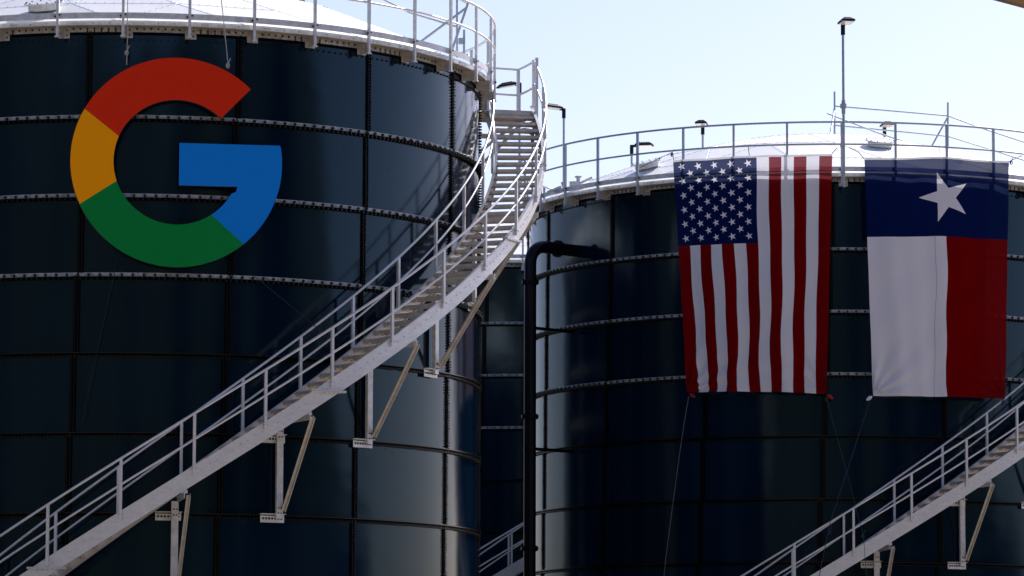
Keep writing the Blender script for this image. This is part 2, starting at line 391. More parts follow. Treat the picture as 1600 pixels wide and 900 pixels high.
    while a < lim[1] and detail:
        rm.cap(pol(R + 0.022, a, ZZ(12.392)), nrm(a), 0.021, 0.014, 8, 1)
        if (i // 5) % 3 == 1: rm.cap(pol(R + 0.022, a, ZZ(12.352)), nrm(a), 0.019, 0.014, 8, 1)
        a += 0.125 / R * 57.3; i += 1
    rm.build('rim_angle', [M_STRIP, M_BOLT], root)
    fa = MB()
    fa.arc_band([(R + 0.026, ZZ(12.418)), (R + 0.20, ZZ(12.418)), (R + 0.20, ZZ(12.428)), (R + 0.026, ZZ(12.428))], 0, 360, 240, 1)
    fa.arc_band([(R + 0.190, ZZ(12.429)), (R + 0.204, ZZ(12.429)), (R + 0.204, ZZ(12.510)), (R + 0.190, ZZ(12.510))], 0, 360, 240, 0)
    if detail:
        for a in range(-110, 111, 10):       # joint plates and small screws
            fa.arc_band([(R + 0.206, ZZ(12.434)), (R + 0.210, ZZ(12.434)), (R + 0.210, ZZ(12.507)), (R + 0.206, ZZ(12.507))], a + 3.1, a + 4.3, 3, 0)
            for q in (3.3, 3.7, 4.1, 6.5, 9.0): fa.cap(pol(R + 0.204, a + q, ZZ(12.465)), nrm(a + q), 0.010, 0.012, 5, 2)
    fa.build('fascia', [M_GALV, M_SOFFIT, M_BOLT], root)
    tb = MB(); tb.arc_band([(R + 0.262, ZZ(12.535)), (R + 0.270, ZZ(12.535)), (R + 0.270, ZZ(12.640)), (R + 0.262, ZZ(12.640))], 0, 360, 240, 0)
    tb.build('toe_board', M_GALV, root)
    # dome roof of flat triangular panels
    k_ = R / 6.952; prof = [(R + 0.188, 12.52), (5.9 * k_, 13.05), (4.27 * k_, 13.66), (2.2 * k_, 14.17), (0.0, 14.40)]
    rf = MB(); ns = 18; ringsv = []
    for i, (r, z) in enumerate(prof[:-1]):
        ringsv.append([pol(r, (s_ + (0.5 if i % 2 else 0)) * 360 / ns, ZZ(z)) for s_ in range(ns)])
    apex = Vector((0, 0, ZZ(14.40))); ribs = []
    # eave is a true circle
    ed = [pol(R + 0.188, a * 5, ZZ(12.505)) for a in range(72)]
    for i in range(len(ringsv) - 1):
        A, B = ringsv[i], ringsv[i + 1]
        for s_ in range(ns):
            s2 = (s_ + 1) % ns
            if i % 2 == 0: tr = [(A[s_], A[s2], B[s_]), (A[s2], B[s2], B[s_])]; ribs += [(A[s_], B[s_]), (A[s2], B[s_]), (B[s_], B[s2])]
            else: tr = [(A[s_], A[s2], B[s2]), (A[s_], B[s2], B[s_])]; ribs += [(A[s_], B[s_]), (A[s_], B[s2]), (B[s_], B[s2])]
            for t in tr: rf.add(t, [(0, 1, 2)], 0)
    for s_ in range(ns):
        rf.add([ringsv[-1][s_], ringsv[-1][(s_ + 1) % ns], apex], [(0, 1, 2)], 0); ribs.append((ringsv[-1][s_], apex))
    for s_ in range(72):                     # skirt closing the gap to the circular eave
        a = s_ * 5; rf.add([pol(R + 0.188, a, ZZ(12.515)), pol(R + 0.188, a + 5, ZZ(12.515)), pol(R - 0.25, a + 5, ZZ(12.645)), pol(R - 0.25, a, ZZ(12.645))], [(0, 1, 2, 3)], 0)
    for a, b in ribs:
        d = (b - a); rf.tube([a + Vector((0, 0, -.004)), b + Vector((0, 0, -.004))], 0.010, 5, mi=0)
        if detail:
            n_ = int(d.length / 0.16)
            sd_ = d.normalized().cross(Vector((0, 0, 1))) * 0.03
            for q in range(n_): rf.cap(a + d * (q + .5) / n_ + Vector((0, 0, .004)) + sd_, (0, 0, 1), 0.010, 0.006, 4, 1)
    roof = rf.build('roof', [M_ROOF, M_BOLT], root)
    # guardrail: top rail with mid rail, posts and brackets of its own
    gr = MB(); RG = R + 0.30
    def circ(z, r): return [pol(RG, a, ZZ(z)) for a in range(0, 361, 3)]
    gr.tube(circ(13.64, 0), 0.024, 8, caps=False)
    guard = gr.build('guardrail', M_POLE if k != 1 else M_ALU, root)
    mr = MB(); mr.tube(circ(13.14, 0), 0.022, 8, caps=False); mr.build('mid_rail', guard.data.materials[0], guard)
    pm = MB(); pm.box((0, -RG, ZZ(12.92)), (1, 0, 0), (0, 1, 0), (0, 0, 1), 0.024, 0.024, 0.70)
    pm.box((0.0, -RG - 0.0, ZZ(12.212)), (1, 0, 0), (0, 1, 0), (0, 0, 1), 0.045, 0.035, 0.010)
    pm.cap((0.03, -RG - 0.02, ZZ(12.60)), (1, 0, 0), 0.02, 0.03, 6, 1); pm.cap((-0.03, -RG - 0.02, ZZ(12.57)), (-1, 0, 0), 0.02, 0.03, 6, 1)
    post_me = pm.build('post', [M_POLE if k != 1 else M_GALV, M_BOLT], mesh_only=True)
    bm_ = MB()
    bm_.box((0.05, -R - 0.030, ZZ(12.33)), (1, 0, 0), (0, 1, 0), (0, 0, 1), 0.10, 0.006, 0.105)
    bm_.box((0.030, -R - 0.165, ZZ(12.325)), (1, 0, 0), (0, 1, 0), (0, 0, 1), 0.005, 0.128, 0.098)
    for zz in (12.28, 12.37): bm_.cap((0.10, -R - 0.036, ZZ(zz)), (0, -1, 0), 0.017, 0.018, 6, 1); bm_.cap((0.036, -R - 0.24, ZZ(zz)), (1, 0, 0), 0.010, 0.012, 6, 1)
    br_me = bm_.build('bracket', [M_BRK, M_BOLT], mesh_only=True)
    n_p = int(round(360 / gstep)) - 1
    i0 = -int((180 + gp0) / gstep)
    for i in range(i0, i0 + n_p + 1):
        a = gp0 + i * gstep
        link('post', post_me, guard, R_(a)); 
        b = link('bracket', br_me, root, R_(a))
    bs = MB(); bs.arc_band([(R - 0.3, 0.0), (R + 0.35, 0.0), (R + 0.35, 0.27), (R - 0.3, 0.27)], 0, 360, 120, 0); bs.build('base_ring', M_CONC, root)
    return root

T1 = tank(1, 'dark navy panelled tank at left carrying the large coloured letter sign')
T2 = tank(2, 'dark navy panelled tank at right with two flags hanging from its railing')
T3 = tank(3, 'farthest dark tank seen in the narrow gap between the left and right tanks')
T4 = tank(4, 'dark tank standing hidden behind the left tank', detail=False)

# roof hatches (parts of their tanks' roofs)
def hatch(root, a, r, z, rad, parent):
    h = MB(); c = pol(r, a, Z(z)); up = (Vector((0, 0, 1)) + nrm(a) * 0.3).normalized()
    n = 24; t = up.cross(nrm(a)).normalized(); b = up.cross(t)
    def ring(rr, hh): return [c + (t * math.cos(2 * math.pi * q / n) + b * math.sin(2 * math.pi * q / n)) * rr + up * hh for q in range(n)]
    R1, R2, R3, R4 = ring(rad * .8, -0.05), ring(rad * .8, 0.06), ring(rad, 0.06), ring(rad, 0.085)
    v = R1 + R2 + R3 + R4; fs = []
    for j in range(3):
        for q in range(n): fs.append((j * n + q, j * n + (q + 1) % n, (j + 1) * n + (q + 1) % n, (j + 1) * n + q))
    fs.append(tuple(range(3 * n, 4 * n))); h.add(v, fs, 0)
    for q in range(0, n, 2): h.cap(R4[q] * .9 + (c + up * .085) * .1, up, 0.015, 0.02, 6, 1)
    return h.build('hatch', [M_GALV, M_BOLT], parent)
for root, a, r, z in ((T1, -14, 5.75, 12.93), (T2, -46, 5.9, 13.12), (T2, 14, 4.6, 13.58)):
    roof = [c for c in root.children if c.name.startswith('roof')][0]
    hatch(root, a, r, z, 0.36, roof)

# ------------------------------------------------------------------ spiral staircases
def staircase(k, label, z0, slope, th_lo, th_hi, post0, pstep, supports, splices, landing=False, all_detail=True):
    X, Y, R, *_ = TANKS[k]
    root = empty('staircase', (X, Y, 0), label, 'staircase', 'helical stairs wrapping the tanks')
    Ri, Ro = R + 0.31, R + 1.26
    zf = lambda th: Z(z0 + slope * th)
    N = int((th_hi - th_lo) / 1.5)
    def stringer(Rw, sign):
        s = MB(); t = 0.008; H = 0.33; fl = 0.055
        # C channel: web with two flanges turned towards the treads
        a = Rw; b = Rw + sign * t; c = Rw + sign * fl
        sec = [(a, -H), (c, -H), (c, -H + t), (b, -H + t), (b, -t), (c, -t), (c, 0), (a, 0)]
        s.arc_band(sec, th_lo, th_hi, N, 0, zf=zf)
        th = th_lo + 1
        while th < th_hi:
            for dz_, da in ((-0.085, 0.45), (-0.105, -0.6)):
                zz = zf(th + da) + dz_ - 0.05
                s.cap(pol(Rw - sign * 0.0, th + da, zz), nrm(th) * (-sign), 0.011, 0.010, 6, 1)
            th += 2.01
        return s.build('stringer', [M_ALU, M_POLE], root)
    so = stringer(Ro, -1); si = stringer(Ri, 1)
    # treads
    tw = (Ro - Ri) / 2 - 0.012; tm = MB(); c = (0, -(Ri + Ro) / 2, 0)
    tm.box((0, c[1], -0.012), (1, 0, 0), (0, 1, 0), (0, 0, 1), 0.125, tw, 0.006)
    for xx in (-0.121, 0.121): tm.box((xx, c[1], -0.0385), (1, 0, 0), (0, 1, 0), (0, 0, 1), 0.004, tw, 0.020)
    for q in range(5): tm.box((-0.09 + q * 0.045, c[1], -0.003), (1, 0, 0), (0, 1, 0), (0, 0, 1), 0.006, tw - 0.02, 0.003)
    tm.box((-0.121, c[1], -0.003), (1, 0, 0), (0, 1, 0), (0, 0, 1), 0.004, tw, 0.004)
    for yy in (-Ri - 0.035, -Ro + 0.035):     # end clips bolted to the stringers
        tm.box((0.0, yy, -0.055), (1, 0, 0), (0, 1, 0), (0, 0, 1), 0.10, 0.004, 0.035)
        for xx in (-0.06, 0.06): tm.cap((xx, yy - 0.004, -0.06), (0, -1, 0), 0.012, 0.012, 6, 1)
    tread_me = tm.build('tread', [M_TREAD, M_BOLT], mesh_only=True)
    step = 0.17 / slope; th = th_lo + 1.2
    while th < th_hi - 0.6:
        o = link('tread', tread_me, root, R_(th)); o.location.z = zf(th) - 0.115; th += step
    # handrails with mid rails and posts
    for Rr, lbl, dphi in ((Ro + 0.03, 'outer', 0.0), (Ri - 0.03, 'inner', -0.9)):
        hi = th_hi - 0.3; h = MB(); n = int((hi - th_lo) / 1.5)
        if lbl == 'inner': hi = th_hi - 6
        p = [pol(Rr, th_lo + (hi - th_lo) * i / n, zf(th_lo + (hi - th_lo) * i / n) + 0.90) for i in range(n + 1)]
        h.tube(p, 0.023, 8); hr = h.build('handrail', M_ALU, root)
        h = MB(); h.tube([q - Vector((0, 0, 0.45)) for q in p], 0.020, 8); h.build('mid_rail', M_ALU, hr)
        a = post0 + dphi
        while a > th_lo + 2: a -= pstep
        a += pstep
        pm = MB(); pm.box((0, -Rr + (0.004 if lbl == 'outer' else -0.004), 0.37), (1, 0, 0), (0, 1, 0), (0, 0, 1), 0.025, 0.025, 0.52)
        for xx in (-0.03, 0.03): pm.cap((xx, -Rr, -0.06), (0, -1, 0), 0.014, 0.03, 6, 1)
        pme = pm.build('post', [M_ALU, M_POLE], mesh_only=True)
        while a < hi:
            o = link('post', pme, hr, R_(a)); o.location.z = zf(a); a += pstep
    # splice flanges where two stringer lengths meet
    for a in splices:
        s = MB()
        s.box(pol(Ro - 0.01, a, zf(a) - 0.165), tan_(a), nrm(a), (0, 0, 1), 0.34, 0.055, 0.009)
        s.box(pol(Ro - 0.01, a, zf(a) - 0.187), tan_(a), nrm(a), (0, 0, 1), 0.34, 0.055, 0.007)
        for q in range(5): s.cap(pol(Ro + 0.025, a, zf(a) - 0.196) + tan_(a) * (-0.16 + 0.09 * q), (0, 0, -1), 0.015, 0.02, 6, 1)
        s.build('splice_plate', [M_ALU, M_POLE], so)
    # wall supports: plates on two wall seams, an upright, a head beam and a raking brace
    for a, i_top in supports:
        zt, zb = RINGS[i_top], RINGS[min(i_top + 1, 8)]
        head = zf(a) - 0.33 - 0.10
        s = MB()
        s.box(pol(R + 0.13, a, (head + Z(zb) - 0.02) / 2), tan_(a), nrm(a), (0, 0, 1), 0.062, 0.005, (head - Z(zb) + 0.06) / 2)
        for sg in (-1, 1): s.box(pol(R + 0.105, a, (head + Z(zb) - 0.02) / 2) + tan_(a) * sg * 0.059, tan_(a), nrm(a), (0, 0, 1), 0.004, 0.030, (head - Z(zb) + 0.06) / 2)
        for zz in (Z(zb) + 0.06, Z(zb) + 0.15, head - 0.12, head - 0.22):
            s.cap(pol(R + 0.134, a, zz) + tan_(a) * (-0.02), nrm(a), 0.016, 0.015, 6, 1); s.cap(pol(R + 0.134, a, zz) + tan_(a) * 0.03, nrm(a), 0.016, 0.015, 6, 1)
        up = s.build('support_bracket', [M_GALV, M_BOLT], root)
        s = MB(); s.box(pol((R + 0.10 + Ro) / 2, a + 0.4, head + 0.045), nrm(a + .4), tan_(a + .4), (0, 0, 1), (Ro - R + 0.02) / 2, 0.006, 0.045)
        s.box(pol((R + 0.10 + Ro) / 2, a + 0.4, head + 0.091), nrm(a + .4), tan_(a + .4), (0, 0, 1), (Ro - R + 0.02) / 2, 0.035, 0.005)
        s.box(pol(Ro - 0.06, a + 0.4, head + 0.12), nrm(a), tan_(a), (0, 0, 1), 0.04, 0.06, 0.03)
        s.build('head_beam', M_GALV, up)
        s = MB(); s.bar(pol(R + 0.16, a + 0.7, Z(zb) + 0.10), pol(Ro - 0.02, a + 1.2, head + 0.06), 0.105, 0.012, up=tan_(a)); 
        s.bar(pol(R + 0.16, a + 0.45, Z(zb) + 0.10), pol(Ro - 0.02, a + 0.95, head + 0.06), 0.012, 0.06, up=tan_(a))
        s.build('brace', M_BRACE, up)
        for zz in (zt, zb):
            s = MB(); c = pol(R + 0.066, a - 1.0, Z(zz) - 0.035)
            wd = 0.225
            s.box(c, tan_(a - 1), nrm(a - 1), (0, 0, 1), wd, 0.005, 0.072)
            s.box(c + Vector((0, 0, 0.078)) + nrm(a) * 0.02, tan_(a - 1), nrm(a - 1), (0, 0, 1), wd + 0.015, 0.045, 0.005)
            for q in range(7): s.cap(c + tan_(a - 1) * (-wd + 0.05 + q * (2 * wd - 0.1) / 6) + nrm(a) * 0.003, nrm(a), 0.024, 0.012, 8, 1)
            s.build('seam_plate', [M_GALV, M_BOLT], up)
    if landing:
        zd = Z(12.26); a0, a1 = th_hi, th_hi + 7.5
        s = MB(); s.arc_band([(R + 0.25, zd - 0.02), (Ro + 0.02, zd - 0.02), (Ro + 0.02, zd), (R + 0.25, zd)], a0 - 1.2, a1, 8, 0, smooth=False)
        s.arc_band([(Ro, zd - 0.10), (Ro + 0.02, zd - 0.10), (Ro + 0.02, zd - 0.021), (Ro, zd - 0.021)], a0 - 1.2, a1, 8, 0, smooth=False)
        for aa in (a0 - 1.2, (a0 + a1) / 2, a1 - 0.3):
            s.box(pol((R + 0.25 + Ro) / 2, aa, zd - 0.060), nrm(aa), tan_(aa), (0, 0, 1), (Ro - R - 0.27) / 2, 0.02, 0.038)
        land = s.build('landing', M_TREAD, root)
        s = MB()
        for hz in (1.02, 0.50):
            pts = [pol(Ro + .03, a0 + (a1 - a0) * i / 6, zd + hz) for i in range(7)] + [pol(Ro - 0.4, a1, zd + hz), pol(R + 0.3, a1, zd + hz)]
            s.tube(pts, 0.022, 8)
        lr = s.build('landing_rail', M_ALU, land)
        for aa, rr in ((a0, Ro + .03), (a0 - 1.9, Ro + .03), (a1, Ro + .03)):
            s = MB(); s.box(pol(rr, aa, zd + 0.45), tan_(aa), nrm(aa), (0, 0, 1), 0.028, 0.028, 0.60 if aa != a1 else 0.585); s.build('rail_post', M_ALU, land)
        s = MB(); s.bar(pol(R + 0.06, a0 + 2, zd - 1.3), pol(Ro - 0.1, a0 + 2, zd - 0.15), 0.06, 0.06); s.bar(pol(R + 0.08, a0 + 2, zd - 1.4), pol(R + 0.08, a0 + 2, zd - 0.12), 0.10, 0.06)
        s.bar(pol(R + 0.06, a0 + 6, zd - 1.0), pol(Ro - 0.15, a0 + 6, zd - 0.15), 0.06, 0.06)
        s.bar(pol(R + 0.05, a0 + 5, zd - 0.42), pol(Ro - .15, a0 + 5, zd - 0.42), 0.06, 0.09)
        s.build('landing_brace', M_GALV, land)
    return root

staircase(1, 'long silver staircase curving up round the left tank past the letter sign', 3.605, 0.0845, -58, 104.0, 2.35, 9.35,
          [(-6.6, 6), (10.1, 5), (26.8, 4), (43.5, 3), (60.2, 2), (77.0, 1)], [-44, -7.1, 29.9, 67.0], landing=True)
staircase(2, 'silver staircase rising at lower right below the hanging flags', 4.00, 0.0863, -60, 98.0, 0.7, 8.95,
          [(-10.5, 6), (5.8, 5), (22.2, 4), (38.6, 3), (55, 2), (71.4, 1)], [-40, -9, 29.4, 66])
staircase(3, 'short run of staircase seen in the dark gap between the two near tanks', 4.65, 0.0863, -60, 60.0, -2.0, 8.95,
          [(22.2, 4), (38.6, 3)], [20])

# ------------------------------------------------------------------ letter sign on the left tank
X1, Y1, R1 = TANKS[1][:3]
SA = 9.6; sc = pol(R1 + 0.16, SA, 0) + Vector((X1, Y1, Z(10.0)))
sign = empty('letter_sign', sc, 'large four-colour round letter G sign hanging on the left tank', 'sign')
sign.rotation_euler.z = R_(SA)
pxm = 90.4
def seg_arc(r, d0, d1, n): return [(r * math.cos(R_(d0 + (d1 - d0) * i / n)), r * math.sin(R_(d0 + (d1 - d0) * i / n))) for i in range(n + 1)]
RO, RI = 168.0 / pxm, 100.0 / pxm
def extr(name, outline, m):
    n = len(outline); v = [(x, -0.05, y) for x, y in outline] + [(x, 0.05, y) for x, y in outline]
    b = MB(); b.add(v, [tuple(range(n))], 0); b.add(v, [tuple(range(n, 2 * n))[::-1]] + [(i, i + n, (i + 1) % n + n, (i + 1) % n) for i in range(n)], 1)
    o = b.build(name, [m, M_SIGNEDGE], sign)
    # triangulation of concave faces is handled by blender's ngon tessellation
    return o
extr('red_segment', seg_arc(RO, 46, 151, 40) + seg_arc(RI, 157, 46, 36), M_RED)
extr('yellow_segment', seg_arc(RO, 151, 205, 24) + seg_arc(RI, 199, 157, 20), M_YEL)
extr('green_segment', seg_arc(RO, 205, 310, 40) + seg_arc(RI, 304, 199, 36), M_GRN)
bt, bb, bl = 31 / pxm, -37 / pxm, 4 / pxm
o_a = math.degrees(math.asin(bt / RO)); i_a = -22.0
extr('blue_segment', [(bl, bb)] + [(97 / pxm, bb)] + [(95 / pxm, bb - 0.09)] + seg_arc(RI, -29, -56, 10)[0:] + seg_arc(RO, -50, o_a - 1, 30) + [(164.5 / pxm, bt), (bl, bt)], M_BLU)
s = MB()
for (x, z) in ((-1.2, 0.95), (0.9, 1.1), (-1.2, -1.0), (1.0, -1.05), (-1.45, 0.0), (1.4, 0.0)):
    s.box((x, 0.085, z), (1, 0, 0), (0, 1, 0), (0, 0, 1), 0.05, 0.034, 0.12)
s.build('mounting_block', M_SIGNEDGE, sign)

def rope(label, pts, m, r=0.008, knots=(), wob=0.0, n=18, name='rope'):
    P = []
    for i in range(len(pts) - 1):
        for q in range(n):
            t = q / n; p = Vector(pts[i]).lerp(Vector(pts[i + 1]), t)
            sag = wob * math.sin(math.pi * t); P.append(p + Vector((random.uniform(-1, 1) * r * .5 + sag, 0, random.uniform(-1, 1) * r * .2)))
    P.append(Vector(pts[-1])); b = MB(); b.tube(P, r, 5)
    for k in knots:
        k = Vector(k)
        lp = [k + Vector((math.cos(t) * 0.03, -0.01, math.sin(t) * 0.045 - 0.03)) for t in [i * math.pi / 4 for i in range(9)]]
        b.tube(lp, r, 5); b.tube([k, k + Vector((0.05, -0.02, 0.10))], r, 5); b.tube([k, k + Vector((-0.02, -0.02, -0.06))], r * 1.6, 5)
    return tag(b.build(name, m), label, 'rope' if name == 'rope' else 'cable')
rope('pale rope holding the top left of the letter sign from the railing', [at(200, -30, 66.6), at(199, 60, 66.6), at(198, 101, 66.55)], M_ROPE_W, 0.008, [at(198, 80, 66.6)], name='rope')
rope('pale rope with a loose knot holding the top right of the letter sign', [at(343, -30, 66.7), at(350, 40, 66.7), at(357, 106, 66.6)], M_ROPE_W, 0.008, [at(356, 100, 66.6)])
rope('thin dark cable running down from the lower left of the letter sign', [at(184, 405, 66.75), at(160, 510, 66.75), at(128, 660, 66.7)], M_ROPE_D, 0.007, name='cable')
rope('thin dark cable slanting from the letter sign down to the staircase', [at(398, 432, 67.2), at(505, 520, 67.6)], M_ROPE_D, 0.007, name='cable')

# ------------------------------------------------------------------ flags on the right tank
X2, Y2, R2 = TANKS[2][:3]
def flag(name, label, kind, top, bot, ztop, zbot, seed):
    rnd = random.Random(seed); nu, nv = 104, 140; verts = []; uvs = []
    ph = [rnd.uniform(0, 6.28) for _ in range(8)]
    for j in range(nv + 1):
        v = j / nv
        for i in range(nu + 1):
            u = i / nu
            a = (top[0] * (1 - v) + bot[0] * v) * (1 - u) + (top[1] * (1 - v) + bot[1] * v) * u
            a += (0.16 * math.sin(v * 9 + u * 5 + ph[6]) + 0.09 * math.sin(v * 21 + u * 13 + ph[7])) * (4 * u * (1 - u)) ** 0.5 * (0.3 + v)
            zt = ztop(u); zb = zbot(u); z = zt * (1 - v) + zb * v
            # soft vertical drape low on amplitude, stronger pulls towards the tied corners
            f = 0.040 * math.sin(u * 17 + ph[0] + v * 1.5 + math.sin(v * 4)) + 0.022 * math.sin(u * 37 + ph[1] - v * 3) + 0.014 * math.sin(u * 12 + v * 22 + ph[5])
            f *= 0.30 + 0.70 * v
            for cx, ci in ((0.0, 2), (1.0, 3)):
                dx, dy = abs(u - cx), 1 - v; d = math.hypot(dx * 1.0, dy * 1.6); an = math.atan2(dy * 1.6, dx + 1e-6)
                f += 0.060 * math.sin(an * 15 + ph[ci]) * math.exp(-d * 4.5) * min(1, d * 14)
            f += 0.016 * math.sin((v * 75 + u * 14 + math.sin(u * 20)) + ph[4]) * math.exp(-((1 - v) * 5)) * (1 if kind[0] == 'u' else 0.4)
            hug = 0.375 + 0.01 * v
            p = pol(R2 + hug + f, a, Z(z)); verts.append(tuple(p)); uvs.append((u, v))
    faces = [(j * (nu + 1) + i, j * (nu + 1) + i + 1, (j + 1) * (nu + 1) + i + 1, (j + 1) * (nu + 1) + i) for j in range(nv) for i in range(nu)]
    me = bpy.data.meshes.new(name); me.from_pydata(verts, [], faces); me.materials.append(flag_material(kind))
    uvl = me.uv_layers.new(name='UVMap')
    for lp in me.loops: uvl.data[lp.index].uv = uvs[lp.vertex_index]
    me.polygons.foreach_set('use_smooth', [True] * len(faces)); me.update()
    o = link(name, me, None, loc=(X2, Y2, 0)); tag(o, label, 'flag', 'flags hanging on the right tank'); return o
us = flag('flag', 'striped flag with white stars on blue hanging at left on the right tank', 'us_flag_cloth', (-30.6, -1.8), (-27.8, -3.1),
     lambda u: 12.90 + 0.03 * abs(math.sin(u * math.pi * 2)) - 0.035 * math.sin(u * math.pi * 2) ** 2, lambda u: 7.64 - 0.10 * u + 0.02 * math.sin(u * 3.1), 3)
tx = flag('flag', 'flag with one large white star on blue above white and red halves', 'single_star_flag_cloth', (3.8, 31.6), (5.0, 29.8),
     lambda u: 12.82 + 0.10 * math.sin(min(1, u / 0.9) * math.pi * 0.62) - 0.03 * math.sin(u * math.pi * 2) ** 2, lambda u: 7.50 + 0.03 * u, 11)
# knotted corner ends (parts of the flags)
def knot(parent, a, z, m, dx):
    b = MB(); p = pol(R2 + 0.33, a, Z(z)); t = tan_(a)
    b.tube([p, p + t * dx * 0.06 - Vector((0, 0, 0.04)), p + t * dx * 0.13 - Vector((0, 0, 0.09))], [0.012, 0.05, 0.02], 7); b.build('tied_corner', m, parent)
MR = mat('flag_red_knot', (0.40, 0.006, 0.010), 0.8); MW = mat('flag_white_knot', (0.7, 0.7, 0.74), 0.8)
knot(us, -27.7, 7.62, MR, 1); knot(us, -3.0, 7.53, MR, 1); knot(tx, 4.9, 7.50, MW, -1)
# seam line on the white half of the single star flag
rope('dashed white rope hanging from the lower left corner of the striped flag', [at(1076, 619, 85.6), at(1055, 760, 85.5), at(1034, 930, 85.4)], mat('white_rope', (0.22, 0.23, 0.22), 0.8), 0.005, wob=-0.01)
rope('green rope running down from the lower right corner of the striped flag', [at(1292, 624, 84.6), at(1325, 745, 84.3), at(1349, 838, 83.2), at(1357, 935, 83.0)], M_ROPE_G, 0.006, [at(1348, 836, 83.2), at(1291, 622, 84.6)])
rope('dark purple rope running down from the single star flag with a looped end', [at(1360, 624, 84.6), at(1322, 740, 84.2), at(1296, 820, 83.6), at(1274, 930, 83.5)], M_ROPE_P, 0.008, [at(1296, 830, 83.6)])
rope('dark purple rope hanging from the lower right corner of the single star flag', [at(1566, 622, 85.6), at(1570, 630, 85.4), at(1577, 645, 85.2)], M_ROPE_P, 0.010, [at(1567, 627, 85.3)])
b = rope('thin rope tying the top left corner of the striped flag to the mid rail', [at(1053, 250, 86.4), at(1050, 238, 86.4), at(1000, 262, 86.8)], M_ROPE_D, 0.008, [at(1050, 240, 86.4)])
rope('thin rope tying the top middle of the striped flag to the rail', [at(1171, 243, 85.0), at(1169, 229, 84.9)], M_ROPE_D, 0.008)
rope('thin rope tying the top right corner of the striped flag to the rail', [at(1300, 240, 84.7), at(1308, 231, 84.7)], M_ROPE_D, 0.008)
rope('thin rope from the single star flag to the tall lamp pole', [at(1350, 248, 84.7), at(1342, 238, 84.6), at(1326, 230, 84.6)], M_ROPE_D, 0.008)
rope('thin rope tying the top middle of the single star flag to the rail', [at(1469, 242, 84.9), at(1467, 230, 84.9)], M_ROPE_D, 0.008)
rope('thin rope tying the top right corner of the single star flag to the rail', [at(1575, 253, 85.5), at(1597, 243, 85.8)], M_ROPE_D, 0.008, [at(1580, 252, 85.5)])

# ------------------------------------------------------------------ pole lamps on the railing
def lamp(label, x, ytop, Y, zbot, head_dir, hl=0.46, tilt=0.06, coupler=False, rd=0.030):
    top = at(x, ytop, Y); base = Vector((top.x, top.y, Z(zbot)))
    root = empty('lamp_post', base, label, 'lamp', 'area lamps on poles along the tank railings')
    H = top.z - base.z
    s = MB(); s.tube([(0, 0, 0), (0, 0, H - 0.10)], rd, 10)
    if coupler:
        s.tube([(0, 0, H - 2.02), (0, 0, H - 1.72)], 0.045, 10); s.tube([(0, 0, H - 1.90), (0, 0, H - 1.80)], 0.075, 8)
    for zz in (0.35, 0.92): s.box((-0.03, -0.03, zz), (1, 0, 0), (0, 1, 0), (0, 0, 1), 0.05, 0.045, 0.03)
    s.build('pole', M_POLE, root)
    d = Vector(head_dir).normalized(); sd_ = Vector((0, 0, 1)).cross(d); up = Vector((0, 0, 1))
    d2 = (d + up * tilt).normalized(); up2 = d2.cross(sd_) * 1.0; up2 = sd_.cross(d2) * -1 if up2.z < 0 else up2
    c0 = Vector((0, 0, H - 0.02))
    k_ = MB(); k_.tube([(0, 0, H - 0.24), (0, 0, H - 0.0)], 0.050, 10); k_.bar(c0 - d2 * 0.03, c0 + d2 * 0.12, 0.06, 0.06); k_.build('knuckle', M_LAMP, root)
    h = MB(); c = c0 + d2 * (0.10 + hl / 2) + up2 * 0.015
    # tapered housing with cooling fins above
    def slab(z0, z1, l0, w0, l1, w1, mi=0):
        v = []
        for z, l, w_ in ((z0, l0, w0), (z1, l1, w1)):
            for sx, sy in ((-1, -1), (1, -1), (1, 1), (-1, 1)): v.append(c + d2 * l * sx + sd_ * w_ * sy + up2 * z)
        h.add(v, [(3, 2, 1, 0), (4, 5, 6, 7), (0, 1, 5, 4), (1, 2, 6, 5), (2, 3, 7, 6), (3, 0, 4, 7)], mi)
    slab(-0.02, 0.02, hl / 2, 0.15, hl / 2, 0.15); slab(0.021, 0.060, hl / 2 * .95, 0.14, hl / 2 * .72, 0.09)
    for q in range(6): h.box(c + d2 * (-hl * .25 + q * hl * .1) + up2 * 0.068, d2, sd_, up2, 0.006, 0.08, 0.012)
    h.build('lamp_head', M_LAMP, root)
    l = MB(); l.box(c - up2 * 0.027, d2, sd_, up2, hl / 2 * .86, 0.13, 0.006); l.build('lens', M_LENS, root)
    return root
lamp('tall lamp with the highest pole standing between the two flags', 1317, 38, 84.55, 12.15, (0.15, -1, 0), 0.46, 0.02, True)
lamp('lamp on a slim pole just right of the stair top against the sky', 881, 170, 95.8, 12.5, (-1, -0.5, 0), 0.46, 0.05)
lamp('lamp above the stair landing beside its guard post', 812, 130, 91.96, 12.3, (-1, -0.35, 0), 0.46, -0.22)
lamp('low lamp behind the railing left of the striped flag with its head turned right', 987, 227, 98.5, 12.9, (1, -0.2, 0), 0.46, 0.0)
lamp('dark flat lamp above the railing over the striped flag', 1098, 196, 98.9, 13.0, (-0.15, -1, 0), 0.46, 0.0)
lamp('dark flat lamp on the far rim behind the railing above the single star flag', 1382, 198, 98.9, 13.0, (0.1, -1, 0), 0.46, 0.0)
lamp('lamp seen between the upper treads of the left staircase', 832, 208, 101.6, 12.5, (-0.6, -1, 0), 0.46, 0.0)

